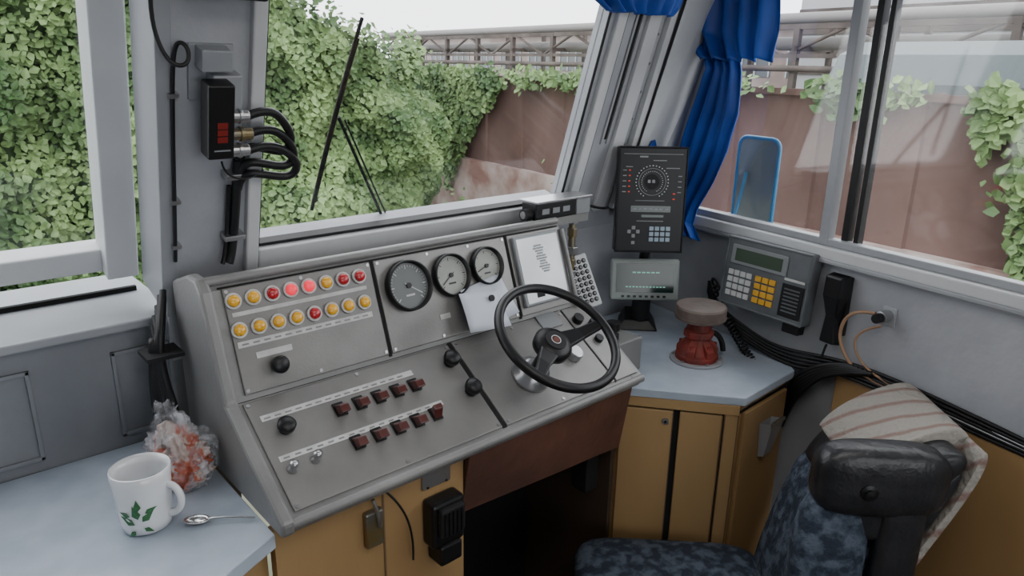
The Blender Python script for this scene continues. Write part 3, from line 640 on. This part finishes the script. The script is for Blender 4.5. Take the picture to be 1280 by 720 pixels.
def slab(nm,front,back,y0,y1,m,r=.02,end=.80):
    pr=front+back[::-1];n=len(pr);vs=[];fs=[]
    ys=[(y0,end),(y0+r*.3,.5+.5*end+.04),(y0+r,1.0),((y0+y1)/2,1.0),(y1-r,1.0),(y1-r*.3,.5+.5*end+.04),(y1,end)]
    k=len(front)
    for y,s in ys:
        s=min(s,1)
        for i,(a,z) in enumerate(pr):
            j=i if i<k else n-1-i
            fa,fz=front[j];ba,bz=back[j];ma,mz=(fa+ba)/2,(fz+bz)/2
            vs.append((ma+(a-ma)*s,y,mz+(z-mz)*s))
    for q in range(len(ys)-1):
        for i in range(n): fs.append((q*n+i,q*n+(i+1)%n,(q+1)*n+(i+1)%n,(q+1)*n+i))
    fs.append(tuple(range(n)));fs.append(tuple((len(ys)-1)*n+i for i in range(n)))
    return mk(nm,vs,fs,m,MCh,ch,smooth=True,sub=2)
slab('backrest',[(-.140,.44),(-.150,.54),(-.168,.62),(-.190,.70),(-.215,.775)],[(-.25,.44),(-.265,.54),(-.28,.62),(-.30,.70),(-.33,.775)],-.080,.125,M_fab,.03)
slab('upper_pad',[(-.200,.725),(-.228,.785),(-.265,.830),(-.325,.868),(-.375,.885)],[(-.29,.70),(-.325,.745),(-.35,.79),(-.375,.83),(-.395,.86)],-.078,.150,M_vin,.03)
slab('backrest_shell',[(-.228,.44),(-.245,.54),(-.265,.62),(-.29,.70),(-.32,.775),(-.36,.85)],[(-.265,.44),(-.28,.54),(-.30,.62),(-.33,.70),(-.36,.775),(-.395,.85)],-.078,.150,M_vin,.02,.85)
cf=[(-.240,.805),(-.272,.846),(-.330,.882),(-.385,.903),(-.412,.890),(-.415,.855),(-.385,.775),(-.350,.70),(-.316,.61),(-.290,.52)]
ci=[(-.244,.796),(-.276,.837),(-.330,.872),(-.380,.891),(-.400,.880),(-.402,.855),(-.373,.779),(-.338,.704),(-.304,.614),(-.278,.52)]
slab('cover',cf,ci,-.084,.100,M_cover,.012,1.0)
slab('cover_edge',cf[4:],ci[4:],.095,.152,M_cover,.012,1.0)
sq('bolster',(-.205,.122,.64),(.060,.035,.16),M_fab,MCh,ch,.7,.7)
sq('side_wing',(-.262,.132,.822),(.105,.034,.062),M_vin,MCh,ch,.55,.55)
sq('side_strut',(-.305,.140,.70),(.035,.022,.12),M_vin,MCh,ch,.5,.6)
lathe('pivot',[(.014,0),(.014,.006),(.008,.008),(.008,.013),(.001,.014)],0,0,M_black,MCh@Matrix.Translation((-.235,.162,.815))@Matrix.Rotation(math.radians(-90),4,'X'),ch,20)
# ================================================================== EXTERIOR
wp=top('windscreen_wiper')
def WO(x,z): return tuple(MW@Vector((x,WZ(z),-.045)))
tube('blade',[WO(.565,1.185),WO(.585,1.33),WO(.625,1.50)],.003,M_rub,parent=wp,smooth=True)
tube('blade_rail',[WO(.568,1.20),WO(.592,1.35),WO(.62,1.47)],.0042,M_black,parent=wp)
tube('arm',[WO(.60,1.345),WO(.655,1.25),WO(.72,1.14)],.0028,M_black2,parent=wp)
tube('arm_b',[WO(.612,1.34),WO(.665,1.25),WO(.73,1.14)],.0016,M_black2,parent=wp)
mr=top('rear_view_mirror')
def rr(x0,x1,y0,y1,r):
    pts=[]
    for cx,cy,a0 in ((x1-r,y1-r,0),(x0+r,y1-r,90),(x0+r,y0+r,180),(x1-r,y0+r,270)):
        for i in range(5):
            a=math.radians(a0+22.5*i);pts.append((cx+r*math.cos(a),cy+r*math.sin(a)))
    return pts
pr_=rr(-1.02,-.90,1.05,1.285,.022)
tube('shell_rim',[(a,b,-.125) for a,b in pr_],.005,M_mblue,MS,mr,cyclic=True,smooth=False)
poly('glass',rr(-1.018,-.902,1.052,1.283,.02),-.127,-.123,M_mirr,MS,mr)
tube('bracket',[tuple(MS@Vector((-.985,1.20,-.118))),tuple(MS@Vector((-.985,1.10,-.10))),tuple(MS@Vector((-.96,1.03,-.035)))],.004,M_mblue,parent=mr)
def FX(y): return 6.3+.105*y
M_rust=mat('fence_rust',(.070,.036,.029),.8,0,(.135,.080,.068),1.1,10,.2,20,stretch=(1,1,.5))
M_conc=mat('concrete',(.19,.105,.085),.9,0,(.40,.34,.31),2.2,10,.3,12)
M_ground=mat('ground',(.08,.09,.05),.95,0,(.16,.15,.12),1.5,8)
fe=top('boundary_fence')
vs=[];fs=[];y=-6.;k=0
while y<11.0:
    vs+=[(FX(y)+(.03 if k%2 else 0),y,-.05),(FX(y)+(.03 if k%2 else 0),y,1.25)];k+=1;y+=.9 if k%2 else .02
for i in range(k-1): fs.append((2*i,2*i+1,2*i+3,2*i+2))
mk('metal_sheets',vs,fs,M_rust,parent=fe,solid=.02)
M_f=frame((6.3,0,0),(.1045,.9945,0),(0,0,1),(.9945,-.1045,0))
boxes('posts',[(yy,yy+.07,-1.6,1.27,.05,.12) for yy in np.arange(-5,11,2.4)],M_rust,M_f,fe)
boxes('rails',[(-6,11.2,1.20,1.26,-.05,-.02)],M_rust,M_f,fe)
box('concrete_base',(-6,11.3,-1.6,-.03,-.10,.12),M_conc,M_f,fe)
box('ground',(-14,40,-14,45,-1.7,-1.6),M_ground)
iv=top('ivy_hedge')
M_iv=mat('ivy_leaves',(.050,.105,.030),.6,0,(.19,.29,.105),1.6,10,lo=.38,hi=.62)
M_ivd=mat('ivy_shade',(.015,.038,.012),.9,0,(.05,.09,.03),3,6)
path=[(-6,10.5),(-2.5,9.8),(.8,9.3),(3.3,8.7),(5.2,8.7),(6.15,9.2)]
topz=[(-6,3.2),(-2.5,3.0),(.8,2.9),(3.3,2.5),(4.0,2.1),(4.6,1.6),(5.4,1.42),(6.2,1.30)]
def plerp(u):
    u=u*(len(path)-1);i=min(int(u),len(path)-2);t=u-i
    return path[i][0]*(1-t)+path[i+1][0]*t,path[i][1]*(1-t)+path[i+1][1]*t
def tz(x): return float(np.interp(x,[a for a,b in topz],[b for a,b in topz]))
def surf(u,v):
    x,y=plerp(u);H_=tz(x)
    z=-1.6+(H_+1.6)*v
    d=noise.noise(Vector((x*.9,z*.9,0)))*.9+noise.noise(Vector((x*2.3,z*2.3,5)))*.45
    z2=z+(.35*noise.noise(Vector((x*1.7,9,0))) if v>.9 else 0)
    return Vector((x,y-.25-d*.7-(.35*(1-v)),z2))
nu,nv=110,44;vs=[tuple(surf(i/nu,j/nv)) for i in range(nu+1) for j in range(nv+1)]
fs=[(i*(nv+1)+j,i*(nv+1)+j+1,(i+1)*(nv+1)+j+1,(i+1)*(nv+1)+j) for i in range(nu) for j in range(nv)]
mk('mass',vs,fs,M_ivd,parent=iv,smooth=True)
def leaves(nm,pts,size,m,parent):
    n=len(pts);rs=np.random.RandomState(n)
    P=np.array([tuple(p) for p,_ in pts]);N=np.array([tuple(q) for _,q in pts],float)
    a=rs.randn(n,3);a/=np.linalg.norm(a,axis=1)[:,None];N=N+a*.75;N/=np.linalg.norm(N,axis=1)[:,None]
    t=np.cross(N,rs.randn(n,3));t/=np.linalg.norm(t,axis=1)[:,None];b=np.cross(N,t);s=(size*(.6+.8*rs.rand(n)))[:,None]
    V=np.stack([P+t*uu*s+b*vv*s+N*ww*s for uu,vv,ww in ((0,-.5,0),(.42,-.1,.08),(.25,.3,.04),(0,.6,0),(-.25,.3,.04),(-.42,-.1,.08))],1).reshape(-1,3)
    F_=[]
    for k in range(0,6*n,6): F_+=[(k,k+1,k+2,k+3),(k,k+3,k+4,k+5)]
    me=bpy.data.meshes.new(nm);me.from_pydata(V.tolist(),[],F_);me.update();me.materials.append(m)
    o=bpy.data.objects.new(nm,me);COL.objects.link(o);o.parent=parent;return o
pts=[];rs=np.random.RandomState(3)
for i in range(34000):
    u=.25+.75*rs.rand();v=rs.rand()
    pts.append((surf(u,v)+Vector((0,-.03-.18*rs.rand(),0)),(-.2,-.9,.45)))
for i in range(3500):
    u=rs.rand();pts.append((surf(u,1)+Vector((rs.randn()*.08,rs.randn()*.15,abs(rs.randn())*.15)),(0,-.6,.8)))
leaves('leaves',pts,.08,M_iv,iv)
pts=[]
for (yc,wd,dn,nn) in ((10.3,.8,2.2,2200),(9.6,.6,1.9,1800),(9.0,.4,1.0,700),(8.5,.3,.6,260),(7.6,.5,.2,120),(6.7,.8,.18,160),(5.6,.3,.5,260),(4.3,.6,.12,90),(2.9,.35,.3,160),(2.55,.3,.15,70),(1.75,.16,.5,240),(1.22,.30,1.75,2000),(.8,.5,1.5,1600),(.2,.9,1.6,2000)):
    for i in range(nn):
        y=yc+rs.randn()*wd*.5;dd=abs(rs.rand()**1.3)*dn*(1-.5*min(1,abs(y-yc)/wd));z=1.31-dd+rs.randn()*.05
        pts.append((Vector((FX(y)-.08-.15*rs.rand(),y,z)),(-.9,-.2,.4)))
for i in range(5000):
    y=-3+12*rs.rand();z=-1.6+abs(rs.randn())*.42*(1+.8*noise.noise(Vector((y*.8,0,0))))+.5*max(0,noise.noise(Vector((y*.5,4,0))))*rs.rand()
    pts.append((Vector((FX(y)-.3-.4*rs.rand(),y,z)),(-.6,-.3,.7)))
leaves('fence_leaves',pts,.085,M_iv,iv)
tree=top('trees')
pts=[]
M_tr=mat('tree_leaves',(.045,.085,.05),.7,0,(.13,.20,.12),1.2,6)
for (cx,cy,cz,rx,rz,nn) in ((3.2,13,3.2,2.6,2.8,6000),(-1.5,14,3.5,3.2,3.2,3500),(6.0,14.5,1.7,1.0,1.1,1200)):
    for i in range(nn):
        d=Vector(rs.randn(3)).normalized()*(.75+.3*rs.rand());q=1+.35*noise.noise(d*2.5+Vector((cx,0,0)))
        pts.append((Vector((cx+d.x*rx*q,cy+d.y*rx*.7*q,cz+d.z*rz*q)),d))
leaves('crown',pts,.19,M_tr,tree)
for i,(cx,cy,h_) in enumerate(((3.2,13,3),(-1.5,14,3),(6.0,14.5,2))): tube('trunk_%d'%i,[(cx,cy,-1.6),(cx+.1,cy,h_*.5),(cx,cy,h_)],.14,M_beiged,parent=tree)
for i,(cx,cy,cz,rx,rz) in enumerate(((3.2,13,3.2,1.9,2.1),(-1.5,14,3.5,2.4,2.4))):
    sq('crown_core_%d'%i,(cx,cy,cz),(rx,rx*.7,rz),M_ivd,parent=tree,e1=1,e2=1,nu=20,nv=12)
M_bl=mat('building_wall',(.22,.17,.155),.9,0,(.36,.31,.29),.8,8)
M_bl2=mat('building_pale',(.38,.39,.40),.9)
M_win=mat('factory_glass',(.09,.10,.105),.3)
M_pipe=mat('rack_steel',(.050,.038,.033),.8,0,(.11,.09,.08),1.5,5)
M_pipel=mat('pipe_light',(.20,.19,.185),.6,.2)
ib=top('factory_building')
M_b=frame((19.5,0,0),(.1045,.9945,0),(0,0,1),(-.9945,.1045,0))
box('block',(-6,34,-1.6,2.55,-6,0),M_bl,M_b,ib);box('roof_edge',(-6,34,2.55,2.72,-6,.2),M_bl2,M_b,ib)
boxes('windows',[(y_,y_+1.5,1.15,2.15,0,.03) for y_ in np.arange(-5,33,2.1)],M_win,M_b,ib)
boxes('mullions',[(y_+.5*k_,y_+.5*k_+.05,1.15,2.15,.03,.06) for y_ in np.arange(-5,33,2.1) for k_ in range(4)],M_bl2,M_b,ib)
box('near_hall',(3,9,-1.6,3.4,-3,3.0),M_bl2,M_b,ib);boxes('hall_bands',[(3,9,1.3+.45*i,1.42+.45*i,3.0,3.05) for i in range(4)],M_pipe,M_b,ib)
pr=top('pipe_rack')
M_p=frame((13.2,0,0),(.1045,.9945,0),(0,0,1),(-.9945,.1045,0))
bb=[]
for y_ in np.arange(-4,26,1.9): bb+=[(y_,y_+.12,-1.6,2.25,-.06,.06),(y_,y_+.10,-1.6,2.25,-1.2,-1.1),(y_,y_+.1,1.75,1.85,-1.2,.06)]
boxes('columns',bb,M_pipe,M_p,pr)
boxes('girders',[(-4,26,2.15,2.25,-.05,.05),(-4,26,1.62,1.70,-.05,.05)],M_pipe,M_p,pr)
for i,y_ in enumerate(np.arange(-4,25,1.3)):
    tube('brace_%d'%i,[tuple(M_p@Vector((y_,1.66 if i%2 else 2.2,0))),tuple(M_p@Vector((y_+1.3,2.2 if i%2 else 1.66,0)))],.035,M_pipe,parent=pr,smooth=False)
for i,(z_,r_,o_) in enumerate(((2.36,.11,-.2),(2.34,.08,-.6),(1.90,.13,-.5),(1.42,.06,.08))):
    tube('pipe_%d'%i,[tuple(M_p@Vector((-4,z_,o_))),tuple(M_p@Vector((26,z_,o_)))],r_,M_pipel if i!=3 else M_pipe,parent=pr,smooth=False)
rt=top('railway_carriage')
M_c=frame((9.3,0,0),(.1045,.9945,0),(0,0,1),(-.9945,.1045,0))
prc=[(-1.2,-1.6),(-1.2,1.3),(-1.0,1.6),(-.5,1.75),(.5,1.75),(1.0,1.6),(1.2,1.3),(1.2,-1.6)]
vs=[(y_,z_,x_) for y_ in (-6.,4.0) for x_,z_ in prc];n=len(prc)
mk('body',vs,[tuple(range(n)),tuple(range(n,2*n))]+[(i,(i+1)%n,n+(i+1)%n,n+i) for i in range(n)],mat('carriage_green',(.055,.075,.08),.5),M_c,rt)
boxes('windows',[(y_,y_+.9,.95,1.3,1.2,1.22) for y_ in np.arange(-5.5,3,1.4)],M_win,M_c,rt)
# ================================================================== LIGHT
w_=bpy.data.worlds.new('World');bpy.context.scene.world=w_;w_.use_nodes=True
bg=w_.node_tree.nodes['Background'];bg.inputs[0].default_value=(.94,.97,1.0,1);bg.inputs[1].default_value=4.2
lt=bpy.data.lights.new('cab_fill','AREA');lt.energy=6;lt.size=.9;lt.size_y=.5;lt.shape='RECTANGLE';lt.color=(1,.97,.93)  # added soft fill to brighten the interior, not an actual cab fitting
lo=bpy.data.objects.new('overhead_fill',lt);COL.objects.link(lo);lo.location=(.45,.05,1.81)
# ================================================================== CAMERA
Fv=Vector((.6367,.7108,-.2989)).normalized();Rv=Vector((.7483,-.6632,.0169));Rv=(Rv-Rv.dot(Fv)*Fv).normalized();Uv=Rv.cross(Fv)
cam=bpy.data.cameras.new('Camera');cam.sensor_width=36;cam.lens=901.1/1280*36;cam.clip_start=.02;cam.clip_end=300
co=bpy.data.objects.new('Camera',cam);COL.objects.link(co)
co.matrix_world=frame((0,0,1.45),Rv,Uv,-Fv)
bpy.context.scene.camera=co
